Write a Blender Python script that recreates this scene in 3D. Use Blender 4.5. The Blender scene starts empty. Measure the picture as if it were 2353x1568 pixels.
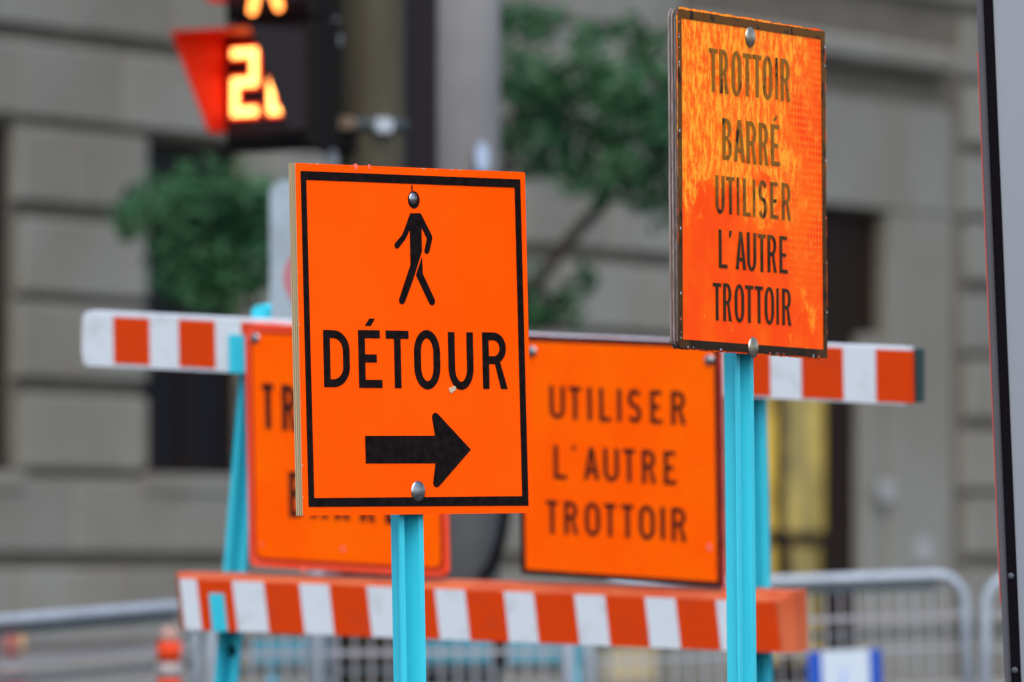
import bpy, math, random
from mathutils import Vector, Matrix
from mathutils.geometry import tessellate_polygon

SC = bpy.context.scene
COL = SC.collection
random.seed(11)

# ------------------------------------------------------------------ camera
FP, CX, HY, CAMZ = 17300.0, 1176.5, 1300.0, 1.15      # focal length and horizon in photo units (photo 2353 wide)
cam_d = bpy.data.cameras.new('camera')
cam = bpy.data.objects.new('camera', cam_d); COL.objects.link(cam)
cam.location = (0, 0, CAMZ); cam.rotation_euler = (math.radians(90), 0, 0)
cam_d.sensor_width = 36.0; cam_d.lens = FP / 2353.0 * 36.0
cam_d.shift_y = (HY - 784.0) / 2353.0
cam_d.clip_start = 0.1; cam_d.clip_end = 3000
cam_d.dof.use_dof = True; cam_d.dof.focus_distance = 12.95; cam_d.dof.aperture_fstop = 5.7
cam_d.dof.aperture_blades = 0
SC.camera = cam

# ------------------------------------------------------------------ sky, sun, exposure
SUN = Vector((0.10, -0.72, 1.0)).normalized()
world = bpy.data.worlds.new('World'); SC.world = world; world.use_nodes = True
wn = world.node_tree.nodes; wl = world.node_tree.links
sky = wn.new('ShaderNodeTexSky'); sky.sky_type = 'NISHITA'; sky.sun_disc = False
sky.sun_elevation = math.asin(SUN.z); sky.sun_rotation = math.atan2(SUN.x, SUN.y)
sky.air_density = 1.0; sky.dust_density = 3.0; sky.ozone_density = 1.0
wl.new(sky.outputs[0], wn['Background'].inputs[0]); wn['Background'].inputs[1].default_value = 0.15
sun_d = bpy.data.lights.new('sun', 'SUN'); sun_d.energy = 0.9; sun_d.angle = math.radians(70); sun_d.color = (1.0, 0.99, 0.97)
sun = bpy.data.objects.new('sun', sun_d); COL.objects.link(sun)
sun.rotation_euler = SUN.to_track_quat('Z', 'Y').to_euler(); sun.location = (5, -5, 12)
SC.view_settings.view_transform = 'Standard'; SC.view_settings.look = 'None'
SC.view_settings.gamma = 1.0; SC.view_settings.use_curve_mapping = False
SC.view_settings.exposure = 0.98

# ------------------------------------------------------------------ helpers
WM = {}                                             # world matrices of what has been built
def ray(px, py):
    return Vector(((px - CX) / FP, 1.0, (HY - py) / FP))
def at(px, py, depth):
    """world point seen at photo position px, py at that distance"""
    return ray(px, py) * depth + Vector((0, 0, CAMZ))

class Frame:
    """a plane standing in the place: r to the right, u up, n out of its face (metres)"""
    def __init__(s, origin, yaw=0.0, pitch=0.0, roll=0.0, axes=None):
        if axes:
            s.r, s.u, s.n = axes
        else:
            a = math.radians(yaw); p = math.radians(pitch); q = math.radians(roll)
            n = Vector((math.sin(a), -math.cos(a), 0)); r = Vector((math.cos(a), math.sin(a), 0)); u = Vector((0, 0, 1))
            u2 = math.cos(p) * u + math.sin(p) * n; n2 = math.cos(p) * n - math.sin(p) * u
            s.r = math.cos(q) * r + math.sin(q) * u2; s.u = math.cos(q) * u2 - math.sin(q) * r; s.n = n2
        s.o = Vector(origin)
        s.M = Matrix.Translation(s.o) @ Matrix((s.r, s.u, s.n)).transposed().to_4x4()
    def uv(s, px, py, w=0.0):
        d = ray(px, py); c = Vector((0, 0, CAMZ))
        o = s.o + s.n * w
        t = (o - c).dot(s.n) / d.dot(s.n)
        q = c + d * t - s.o
        return (q.dot(s.r), q.dot(s.u))
    def P(s, u, v, w=0.0):
        return s.o + s.r * u + s.u * v + s.n * w
    def moved(s, u=0, v=0, w=0):
        return Frame(s.P(u, v, w), axes=(s.r, s.u, s.n))

def thing(name, label, cat, loc=(0, 0, 0), group=None, kind=None):
    o = bpy.data.objects.new(name, None); COL.objects.link(o); o.location = loc
    o.empty_display_size = 0.2
    tag(o, label, cat, group, kind); WM[o] = Matrix.Translation(Vector(loc)); return o
def tag(o, label=None, cat=None, group=None, kind=None):
    if label: o['label'] = label
    if cat: o['category'] = cat
    if group: o['group'] = group
    if kind: o['kind'] = kind
    return o
def link(name, mesh, parent=None, M=None):
    M = M if M is not None else Matrix.Identity(4)
    o = bpy.data.objects.new(name, mesh); COL.objects.link(o)
    if parent is not None:
        o.parent = parent; o.matrix_local = WM[parent].inverted() @ M
    else:
        o.matrix_world = M
    WM[o] = M.copy(); return o
def mesh_obj(name, verts, faces, mat, parent=None, M=None, smooth=False):
    me = bpy.data.meshes.new(name); me.from_pydata([tuple(v) for v in verts], [], faces); me.update()
    if mat is not None: me.materials.append(mat)
    if smooth:
        for p in me.polygons: p.use_smooth = True
    return link(name, me, parent, M)

def area2(l):
    return sum(l[i][0] * l[(i + 1) % len(l)][1] - l[(i + 1) % len(l)][0] * l[i][1] for i in range(len(l)))
def extrude_data(shapes, w0, w1):
    """shapes: list of loop lists (outer first, then holes) in u, v; a slab between w0 and w1"""
    V, Fc = [], []
    for loops in shapes:
        loops = [list(l) if area2(l) > 0 else list(l)[::-1] for l in loops[:1]] + \
                [list(l) if area2(l) < 0 else list(l)[::-1] for l in loops[1:]]
        pts = [p for l in loops for p in l]; n = len(pts); b = len(V)
        V += [(p[0], p[1], w1) for p in pts] + [(p[0], p[1], w0) for p in pts]
        for t in tessellate_polygon([[Vector((p[0], p[1], 0)) for p in l] for l in loops]):
            a, c, d = [pts[i] for i in t]
            t = list(t) if (c[0]-a[0])*(d[1]-a[1]) - (c[1]-a[1])*(d[0]-a[0]) > 0 else list(t)[::-1]
            Fc.append(tuple(b + i for i in t)); Fc.append(tuple(b + n + i for i in t[::-1]))
        k = 0
        for l in loops:
            m = len(l)
            for i in range(m):
                i0, i1 = k + i, k + (i + 1) % m
                Fc.append((b + i0, b + n + i0, b + n + i1, b + i1))
            k += m
    return V, Fc
def slab(name, fr, shapes, w0, w1, mat, parent=None):
    if shapes and isinstance(shapes[0][0], (tuple, list)) and not isinstance(shapes[0][0][0], (tuple, list)):
        shapes = [[s] for s in shapes]
    V, Fc = extrude_data(shapes, w0, w1)
    return mesh_obj(name, V, Fc, mat, parent, fr.M)
def rect(u0, v0, u1, v1): return [(u0, v0), (u1, v0), (u1, v1), (u0, v1)]
def rrect(u0, v0, u1, v1, r, k=5):
    out = []
    for cx, cy, a in ((u1 - r, v1 - r, 0), (u0 + r, v1 - r, 90), (u0 + r, v0 + r, 180), (u1 - r, v0 + r, 270)):
        out += [(cx + r * math.cos(math.radians(a + 90 * i / k)), cy + r * math.sin(math.radians(a + 90 * i / k))) for i in range(k + 1)]
    return out
def ell(cx, cy, rx, ry, k=28, a0=0, a1=360, close=True):
    n = k if close else k + 1
    return [(cx + rx * math.cos(math.radians(a0 + (a1 - a0) * i / k)), cy + ry * math.sin(math.radians(a0 + (a1 - a0) * i / k))) for i in range(n)]
def box(name, fr, u0, v0, w0, u1, v1, w1, mat, parent=None, ch=0.0):
    if ch <= 0:
        return slab(name, fr, [rect(u0, v0, u1, v1)], w0, w1, mat, parent)
    V = []
    for (w, i) in ((w0, 0), (w1 - ch, 0), (w1, ch)):
        V += [(u0 + i, v0 + i, w), (u1 - i, v0 + i, w), (u1 - i, v1 - i, w), (u0 + i, v1 - i, w)]
    Fc = [(3, 2, 1, 0), (8, 9, 10, 11)]
    for s in (0, 4):
        for i in range(4): Fc.append((s + i, s + (i + 1) % 4, s + 4 + (i + 1) % 4, s + 4 + i))
    return mesh_obj(name, V, Fc, mat, parent, fr.M)
def tube_data(path, rad, k=10):
    path = [Vector(p) for p in path]; n = len(path)
    rad = rad if isinstance(rad, (list, tuple)) else [rad] * n
    V, Fc = [], []; prev = None
    for i, p in enumerate(path):
        t = (path[min(i + 1, n - 1)] - path[max(i - 1, 0)]).normalized()
        if prev is None:
            a = Vector((0, 0, 1)) if abs(t.z) < 0.9 else Vector((1, 0, 0))
            x = (a - t * a.dot(t)).normalized()
        else:
            x = (prev - t * prev.dot(t)).normalized()
        prev = x; y = t.cross(x)
        V += [p + (x * math.cos(2 * math.pi * j / k) + y * math.sin(2 * math.pi * j / k)) * rad[i] for j in range(k)]
    for i in range(n - 1):
        for j in range(k):
            j2 = (j + 1) % k
            Fc.append((i * k + j, i * k + j2, (i + 1) * k + j2, (i + 1) * k + j))
    Fc.append(tuple(range(k))[::-1]); Fc.append(tuple((n - 1) * k + j for j in range(k)))
    return V, Fc
def tube(name, path, rad, mat, parent=None, k=12, M=None):
    V, Fc = tube_data(path, rad, k)
    if M is None and parent is not None:
        M = WM[parent]; inv = M.inverted(); V = [inv @ v for v in V]
    return mesh_obj(name, V, Fc, mat, parent, M, True)
def dome(name, fr, u, v, w, r, h, mat, parent, k=24, rings=7):
    """a round bolt head standing on its washer rim"""
    V, Fc = [], []
    for i in range(rings + 1):
        a = math.pi / 2 * i / rings
        V += [(r * math.cos(a) * math.cos(2 * math.pi * j / k), r * math.cos(a) * math.sin(2 * math.pi * j / k), h * math.sin(a)) for j in range(k)]
    for i in range(rings):
        for j in range(k): Fc.append((i * k + j, i * k + (j + 1) % k, (i + 1) * k + (j + 1) % k, (i + 1) * k + j))
    return mesh_obj(name, V, Fc, mat, parent, fr.moved(u, v, w).M, True)

# ------------------------------------------------------------------ materials
def new_mat(name):
    m = bpy.data.materials.new(name); m.use_nodes = True
    nt = m.node_tree; return m, nt, nt.nodes, nt.links, nt.nodes['Principled BSDF']
def mixrgb(nt, fac, a, b, mode='MIX'):
    n = nt.nodes.new('ShaderNodeMix'); n.data_type = 'RGBA'; n.blend_type = mode
    for sock, v in ((n.inputs[0], fac), (n.inputs[6], a), (n.inputs[7], b)):
        if isinstance(v, bpy.types.NodeSocket): nt.links.new(v, sock)
        elif isinstance(v, (int, float)): sock.default_value = v
        else: sock.default_value = (*v, 1)
    return n.outputs[2]
def mth(nt, op, a, b=None, c=None, clamp=False):
    n = nt.nodes.new('ShaderNodeMath'); n.operation = op; n.use_clamp = clamp
    for i, v in enumerate((a, b, c)):
        if v is None: continue
        if isinstance(v, bpy.types.NodeSocket): nt.links.new(v, n.inputs[i])
        else: n.inputs[i].default_value = v
    return n.outputs[0]
def coords(nt, scale=(1, 1, 1), out='Object'):
    tc = nt.nodes.new('ShaderNodeTexCoord'); mp = nt.nodes.new('ShaderNodeMapping')
    mp.inputs['Scale'].default_value = scale
    nt.links.new(tc.outputs[out], mp.inputs[0]); return mp.outputs[0]
def noise(nt, vec, scale, detail=4, rough=0.6):
    n = nt.nodes.new('ShaderNodeTexNoise'); n.inputs['Scale'].default_value = scale
    n.inputs['Detail'].default_value = detail; n.inputs['Roughness'].default_value = rough
    nt.links.new(vec, n.inputs['Vector']); return n.outputs[0]
def ramp(nt, fac, lo, hi):
    n = nt.nodes.new('ShaderNodeMapRange'); n.interpolation_type = 'SMOOTHSTEP'
    n.inputs[1].default_value = lo; n.inputs[2].default_value = hi
    nt.links.new(fac, n.inputs[0]); return n.outputs[0]
def mat(name, col, rough=0.6, var=None, vscale=6.0, stretch=(1, 1, 1), metal=0.0, bump=0.0, bscale=80.0, spec=0.12, lo=0.35, hi=0.65, rand=0.0, coat=0.0):
    m, nt, N, L, b = new_mat(name)
    b.inputs['Roughness'].default_value = rough; b.inputs['Metallic'].default_value = metal
    b.inputs['Specular IOR Level'].default_value = spec; b.inputs['Coat Weight'].default_value = coat
    c = None
    if var is not None:
        c = mixrgb(nt, ramp(nt, noise(nt, coords(nt, stretch), vscale), lo, hi), col, var)
    if rand > 0:
        oi = N.new('ShaderNodeObjectInfo')
        f = mth(nt, 'MULTIPLY_ADD', oi.outputs['Random'], 2 * rand, 1 - rand)
        hs = N.new('ShaderNodeHueSaturation'); L.new(f, hs.inputs['Value'])
        if c is not None: L.new(c, hs.inputs['Color'])
        else: hs.inputs['Color'].default_value = (*col, 1)
        c = hs.outputs[0]
    if c is not None: L.new(c, b.inputs['Base Color'])
    else: b.inputs['Base Color'].default_value = (*col, 1)
    if bump > 0:
        bp = N.new('ShaderNodeBump'); bp.inputs['Strength'].default_value = bump; bp.inputs['Distance'].default_value = 0.01
        L.new(noise(nt, coords(nt, stretch), bscale, 5), bp.inputs['Height']); L.new(bp.outputs[0], b.inputs['Normal'])
    return m
def emit(name, col, strength):
    m, nt, N, L, b = new_mat(name)
    b.inputs['Base Color'].default_value = (*[c * 0.3 for c in col], 1); b.inputs['Roughness'].default_value = 0.4
    b.inputs['Emission Color'].default_value = (*col, 1); b.inputs['Emission Strength'].default_value = strength
    return m

def detour_sheet():
    m, nt, N, L, b = new_mat('fluorescent orange sheeting')
    v = coords(nt)
    sep = N.new('ShaderNodeSeparateXYZ'); L.new(v, sep.inputs[0])
    a = mth(nt, 'SINE', mth(nt, 'MULTIPLY', sep.outputs[0], 2 * math.pi / 0.0075)); c = mth(nt, 'SINE', mth(nt, 'MULTIPLY', sep.outputs[1], 2 * math.pi / 0.0075))
    weave = mth(nt, 'MULTIPLY_ADD', mth(nt, 'MULTIPLY', a, c), 0.25, 0.5)
    base = mixrgb(nt, weave, (1.0, 0.060, 0.0), (1.0, 0.100, 0.0))
    big = ramp(nt, noise(nt, v, 5.0, 5), 0.35, 0.7)
    base = mixrgb(nt, mth(nt, 'MULTIPLY', big, 0.5), base, (1.0, 0.100, 0.001))
    L.new(base, b.inputs['Base Color']); b.inputs['Roughness'].default_value = 0.42; b.inputs['Specular IOR Level'].default_value = 0.03
    return m
def worn_sheet():
    """old reflective sheeting: cell grid at one side, peeled yellowish flakes over the upper part"""
    m, nt, N, L, b = new_mat('weathered orange sheeting')
    v = coords(nt); sep = N.new('ShaderNodeSeparateXYZ'); L.new(v, sep.inputs[0])
    x, y = sep.outputs[0], sep.outputs[1]
    warp = noise(nt, v, 9.0, 6, 0.65)
    yy = mth(nt, 'ADD', y, mth(nt, 'MULTIPLY_ADD', warp, 0.55, -0.275))
    upper = ramp(nt, yy, -0.05, 0.0)
    leftish = ramp(nt, mth(nt, 'ADD', x, mth(nt, 'MULTIPLY_ADD', noise(nt, v, 6.0, 5), 0.7, -0.35)), 0.24, 0.08)
    fleck = ramp(nt, noise(nt, coords(nt, (1.0, 0.35, 1)), 75.0, 6, 0.8), 0.44, 0.58)
    patch = ramp(nt, noise(nt, coords(nt, (1, 0.6, 1)), 14.0, 6, 0.7), 0.30, 0.46)
    f1 = mth(nt, 'MULTIPLY', upper, mth(nt, 'MULTIPLY', leftish, mth(nt, 'MULTIPLY', patch, mth(nt, 'MULTIPLY_ADD', fleck, 0.85, 0.12))), clamp=True)
    k = 2 * math.pi / 0.0125
    gx = mth(nt, 'SINE', mth(nt, 'MULTIPLY', x, k)); gy = mth(nt, 'SINE', mth(nt, 'MULTIPLY', y, k))
    dots = ramp(nt, mth(nt, 'ADD', gx, gy), 0.7, 1.4)
    right = mth(nt, 'MULTIPLY', ramp(nt, x, 0.10, 0.17), ramp(nt, yy, -0.22, -0.02))
    f2 = mth(nt, 'MULTIPLY', mth(nt, 'MULTIPLY', dots, right), mth(nt, 'MULTIPLY_ADD', ramp(nt, noise(nt, v, 11.0, 5, 0.7), 0.35, 0.6), 0.45, 0.05))
    f3 = mth(nt, 'MULTIPLY', mth(nt, 'MULTIPLY', ramp(nt, noise(nt, v, 16.0, 5, 0.7), 0.52, 0.66), ramp(nt, x, 0.13, 0.22)), 0.8)
    f3b = mth(nt, 'MULTIPLY', f3, mth(nt, 'MULTIPLY_ADD', fleck, 0.6, 0.3))
    sc = mth(nt, 'MULTIPLY', ramp(nt, noise(nt, coords(nt, (1, .5, 1)), 26.0, 6, 0.8), 0.60, 0.70), 0.8)
    f = mth(nt, 'MAXIMUM', mth(nt, 'MAXIMUM', f1, f2), mth(nt, 'MAXIMUM', f3b, sc))
    base = mixrgb(nt, ramp(nt, noise(nt, v, 7.0, 5), 0.4, 0.65), (0.98, 0.066, 0.0), (1.0, 0.115, 0.0))
    col = mixrgb(nt, f, base, (1.0, 0.40, 0.025))
    L.new(col, b.inputs['Base Color']); b.inputs['Roughness'].default_value = 0.45; b.inputs['Specular IOR Level'].default_value = 0.04
    return m
def worn_ink(name, amt):
    m, nt, N, L, b = new_mat(name)
    v = coords(nt); sep = N.new('ShaderNodeSeparateXYZ'); L.new(v, sep.inputs[0])
    yy = mth(nt, 'ADD', sep.outputs[1], mth(nt, 'MULTIPLY_ADD', noise(nt, v, 8.0, 4), 0.5, -0.25))
    up = ramp(nt, yy, -0.13, 0.06)
    ed = ramp(nt, mth(nt, 'ABSOLUTE', sep.outputs[0]), 0.24, 0.27)
    rub = ramp(nt, noise(nt, coords(nt, (1, 0.6, 1)), 34.0, 5, 0.65), 0.62, 0.53)
    f = mth(nt, 'MULTIPLY', mth(nt, 'MAXIMUM', up, mth(nt, 'MULTIPLY', ed, 0.42)), mth(nt, 'MULTIPLY_ADD', rub, 0.92, 0.06))
    f = mth(nt, 'ADD', f, mth(nt, 'MULTIPLY', rub, 0.10), clamp=True)
    f = mth(nt, 'MULTIPLY', f, amt)
    col = mixrgb(nt, f, (0.012, 0.007, 0.004), (0.25, 0.098, 0.007))
    L.new(col, b.inputs['Base Color']); b.inputs['Roughness'].default_value = 0.5; b.inputs['Specular IOR Level'].default_value = 0.08
    return m

M_DET = detour_sheet(); M_WORN = worn_sheet(); M_WORNINK = worn_ink('rubbed black ink', 1.0); M_WORNBRD = worn_ink('rubbed black border', 0.42)
M_INK = mat('black film', (0.006, 0.0045, 0.005), 0.5, (0.012, 0.008, 0.008), 60.0, spec=0.02)
M_PLYA = mat('birch ply', (0.50, 0.40, 0.23), 0.7, (0.36, 0.28, 0.16), 30.0, (1, 0.15, 1))
M_PLYB = mat('birch ply end grain', (0.23, 0.17, 0.09), 0.75, (0.36, 0.27, 0.15), 30.0, (1, 0.15, 1))
M_OLDA = mat('grey weathered ply', (0.26, 0.23, 0.22), 0.8, (0.15, 0.125, 0.115), 24.0, (1, 0.15, 1))
M_OLDB = mat('dark weathered ply', (0.075, 0.055, 0.045), 0.85, (0.14, 0.11, 0.095), 24.0, (1, 0.15, 1))
M_CHIP = mat('bare wood chip', (0.52, 0.42, 0.27), 0.8)
M_SCUFF = mat('pink scuff', (0.90, 0.16, 0.12), 0.6)
M_BOLT = mat('zinc bolt', (0.42, 0.44, 0.46), 0.28, (0.26, 0.25, 0.24), 90.0, metal=1.0)
M_BOLTY = mat('yellowed zinc bolt', (0.50, 0.44, 0.34), 0.30, (0.28, 0.24, 0.18), 80.0, metal=0.9)
M_TURQ = mat('turquoise paint', (0.036, 0.53, 0.66), 0.42, (0.024, 0.40, 0.52), 22.0, (1, 0.12, 1), lo=0.45, hi=0.8, bump=0.06, bscale=60, spec=0.4)
M_WHITE = mat('white reflective film', (0.58, 0.63, 0.67), 0.45, (0.43, 0.46, 0.47), 16.0, lo=0.5, hi=0.85)
M_STRIPE = mat('orange reflective film', (0.61, 0.045, 0.001), 0.5, (0.46, 0.045, 0.012), 14.0, lo=0.48, hi=0.85)
M_RIM = mat('orange plastic', (0.50, 0.115, 0.045), 0.5, (0.42, 0.07, 0.025), 5.0)
M_SGN = mat('bright orange sheeting', (1.0, 0.122, 0.0), 0.5, (1.0, 0.098, 0.0), 7.0, spec=0.04)
M_SGNRIM = mat('red orange rim', (0.95, 0.075, 0.018), 0.55, (0.90, 0.10, 0.05), 9.0)
M_SGNEDGE = mat('dark red edge', (0.34, 0.022, 0.012), 0.6, (0.5, 0.04, 0.02), 14.0)
M_BRINK = mat('brown black ink', (0.03, 0.008, 0.005), 0.5)
M_REDLINE = mat('dark red line', (0.34, 0.018, 0.004), 0.55)
def stone_mat(name, rand):
    m, nt, N, L, b = new_mat(name)
    g = N.new('ShaderNodeNewGeometry'); pos = g.outputs['Position']
    big = ramp(nt, noise(nt, pos, 0.55, 5, 0.6), 0.35, 0.68); fine = ramp(nt, noise(nt, pos, 5.0, 6, 0.7), 0.3, 0.7)
    c = mixrgb(nt, big, (0.190, 0.195, 0.176), (0.158, 0.150, 0.125))
    c = mixrgb(nt, mth(nt, 'MULTIPLY', fine, 0.35), c, (0.145, 0.140, 0.120))
    oi = N.new('ShaderNodeObjectInfo'); hs = N.new('ShaderNodeHueSaturation')
    L.new(mth(nt, 'MULTIPLY_ADD', oi.outputs['Random'], 2 * rand, 1 - rand), hs.inputs['Value']); L.new(c, hs.inputs['Color'])
    L.new(hs.outputs[0], b.inputs['Base Color']); b.inputs['Roughness'].default_value = 0.85; b.inputs['Specular IOR Level'].default_value = 0.1
    bp = N.new('ShaderNodeBump'); bp.inputs['Strength'].default_value = 0.3; bp.inputs['Distance'].default_value = 0.01
    L.new(noise(nt, pos, 14.0, 5), bp.inputs['Height']); L.new(bp.outputs[0], b.inputs['Normal'])
    return m
M_STONE = stone_mat('grey limestone', 0.09); M_SMOOTH = stone_mat('dressed limestone', 0.02)
M_JOINT = mat('recessed mortar', (0.125, 0.112, 0.090), 0.9, (0.10, 0.09, 0.075), 3.0)
M_GLASSD = mat('dark window glass', (0.008, 0.008, 0.011), 0.3, spec=0.02)
M_BRONZE = mat('dark bronze frame', (0.014, 0.009, 0.007), 0.6, spec=0.04)
def lit(name, col, st):
    m, nt, N, L, b = new_mat(name)
    g = N.new('ShaderNodeNewGeometry')
    f = ramp(nt, noise(nt, g.outputs['Position'], 2.2, 3, 0.5), 0.36, 0.66)
    L.new(mixrgb(nt, f, col, tuple(c * 0.45 for c in col)), b.inputs['Emission Color']); b.inputs['Emission Strength'].default_value = st
    b.inputs['Base Color'].default_value = (0.03, 0.03, 0.02, 1); b.inputs['Roughness'].default_value = 0.3
    return m
M_LIT = lit('lamplit pane', (0.62, 0.42, 0.055), 0.62); M_LITB = lit('dimmer lamplit pane', (0.42, 0.31, 0.06), 0.50)
M_LOWLIT = emit('cream lit window', (0.55, 0.45, 0.25), 0.26)
M_GALV = mat('galvanised tube', (0.36, 0.41, 0.46), 0.45, (0.31, 0.35, 0.40), 15.0, metal=0.35)
M_WIRE = mat('dull wire', (0.25, 0.25, 0.275), 0.6, metal=0.2)
M_GALVD = mat('dull dark steel and rail shade', (0.06, 0.075, 0.085), 0.6, metal=0.3)
M_LEAF = mat('leaf green', (0.013, 0.066, 0.028), 0.6, (0.024, 0.084, 0.028), 2.5, spec=0.25)
M_BARK = mat('bark', (0.055, 0.048, 0.040), 0.9, (0.03, 0.026, 0.022), 20.0, (1, 1, 0.2), bump=0.5)
M_POLE = mat('olive weathered wood', (0.070, 0.065, 0.047), 0.85, (0.052, 0.047, 0.034), 9.0, (1, 1, 0.08), bump=0.4, bscale=30)
M_GREYP = mat('grey painted steel', (0.25, 0.25, 0.25), 0.55, (0.22, 0.22, 0.222), 3.0)
M_BLACKP = mat('black signal plastic', (0.008, 0.007, 0.007), 0.6, spec=0.05)
M_VISOR = mat('visor plastic', (0.022, 0.019, 0.021), 0.6, spec=0.05)
M_VISGLOW = mat('visor inner face with painted red glow', (0.62, 0.022, 0.008), 0.5)  # red glow of the digits put into the base colour; the plastic is black
M_LENS = mat('dark signal lens', (0.030, 0.014, 0.013), 0.4)
M_LED = emit('signal led', (1.0, 0.36, 0.085), 3.6)
M_HALO = emit('red lens glow', (1.0, 0.03, 0.004), 0.75)
M_LED2 = emit('signal led figure', (1.0, 0.27, 0.05), 2.6)
M_RED = mat('traffic red', (0.40, 0.045, 0.05), 0.5)
M_SIGNW = mat('pale sign sheet', (0.44, 0.51, 0.58), 0.5)
M_SIGNG = mat('greyed sign sheet', (0.27, 0.33, 0.38), 0.5, (0.22, 0.27, 0.31), 8.0)
M_PLATE = mat('dull plate', (0.27, 0.28, 0.29), 0.6)
M_BLUE = mat('blue print', (0.012, 0.065, 0.36), 0.5)
M_BLUEL = mat('light blue print', (0.25, 0.36, 0.66), 0.5)
M_ORPL = mat('delineator orange', (0.66, 0.060, 0.012), 0.5, (0.50, 0.035, 0.008), 6.0)
M_ORRF = mat('delineator grey band', (0.30, 0.27, 0.26), 0.5)
M_OLDRED = mat('faded red plastic', (0.33, 0.065, 0.045), 0.6)
M_OLDYEL = mat('faded yellow plastic', (0.42, 0.24, 0.09), 0.6)
M_TEAL = mat('teal beam paint', (0.055, 0.22, 0.28), 0.6, (0.08, 0.26, 0.34), 5.0)
M_BLACK = mat('black rubber', (0.004, 0.003, 0.005), 0.6, spec=0.03)
M_ASPH = mat('asphalt', (0.05, 0.05, 0.05), 0.9, (0.035, 0.035, 0.037), 40.0, bump=0.3, bscale=200)
M_WALK = mat('concrete sidewalk', (0.30, 0.29, 0.27), 0.9, (0.24, 0.235, 0.22), 3.0)
M_KERB = mat('kerb stone', (0.34, 0.33, 0.31), 0.85)
M_BRASS = mat('brushed fitting', (0.55, 0.42, 0.30), 0.35, metal=0.7)
M_GLINT = mat('pale blue sticker', (0.36, 0.46, 0.62), 0.5)
def glass_pane():
    m, nt, N, L, b = new_mat('glass with painted sky reflection')
    b.inputs['Base Color'].default_value = (0.20, 0.23, 0.275, 1); b.inputs['Roughness'].default_value = 0.18  # blue grey of the reflected sky put into the base colour
    b.inputs['Specular IOR Level'].default_value = 0.8
    tr = N.new('ShaderNodeBsdfTransparent'); tr.inputs[0].default_value = (0.78, 0.86, 0.92, 1)
    mx = N.new('ShaderNodeMixShader'); mx.inputs[0].default_value = 0.86
    L.new(tr.outputs[0], mx.inputs[1]); L.new(b.outputs[0], mx.inputs[2]); L.new(mx.outputs[0], N['Material Output'].inputs[0])
    return m
M_PANE = glass_pane()

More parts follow.
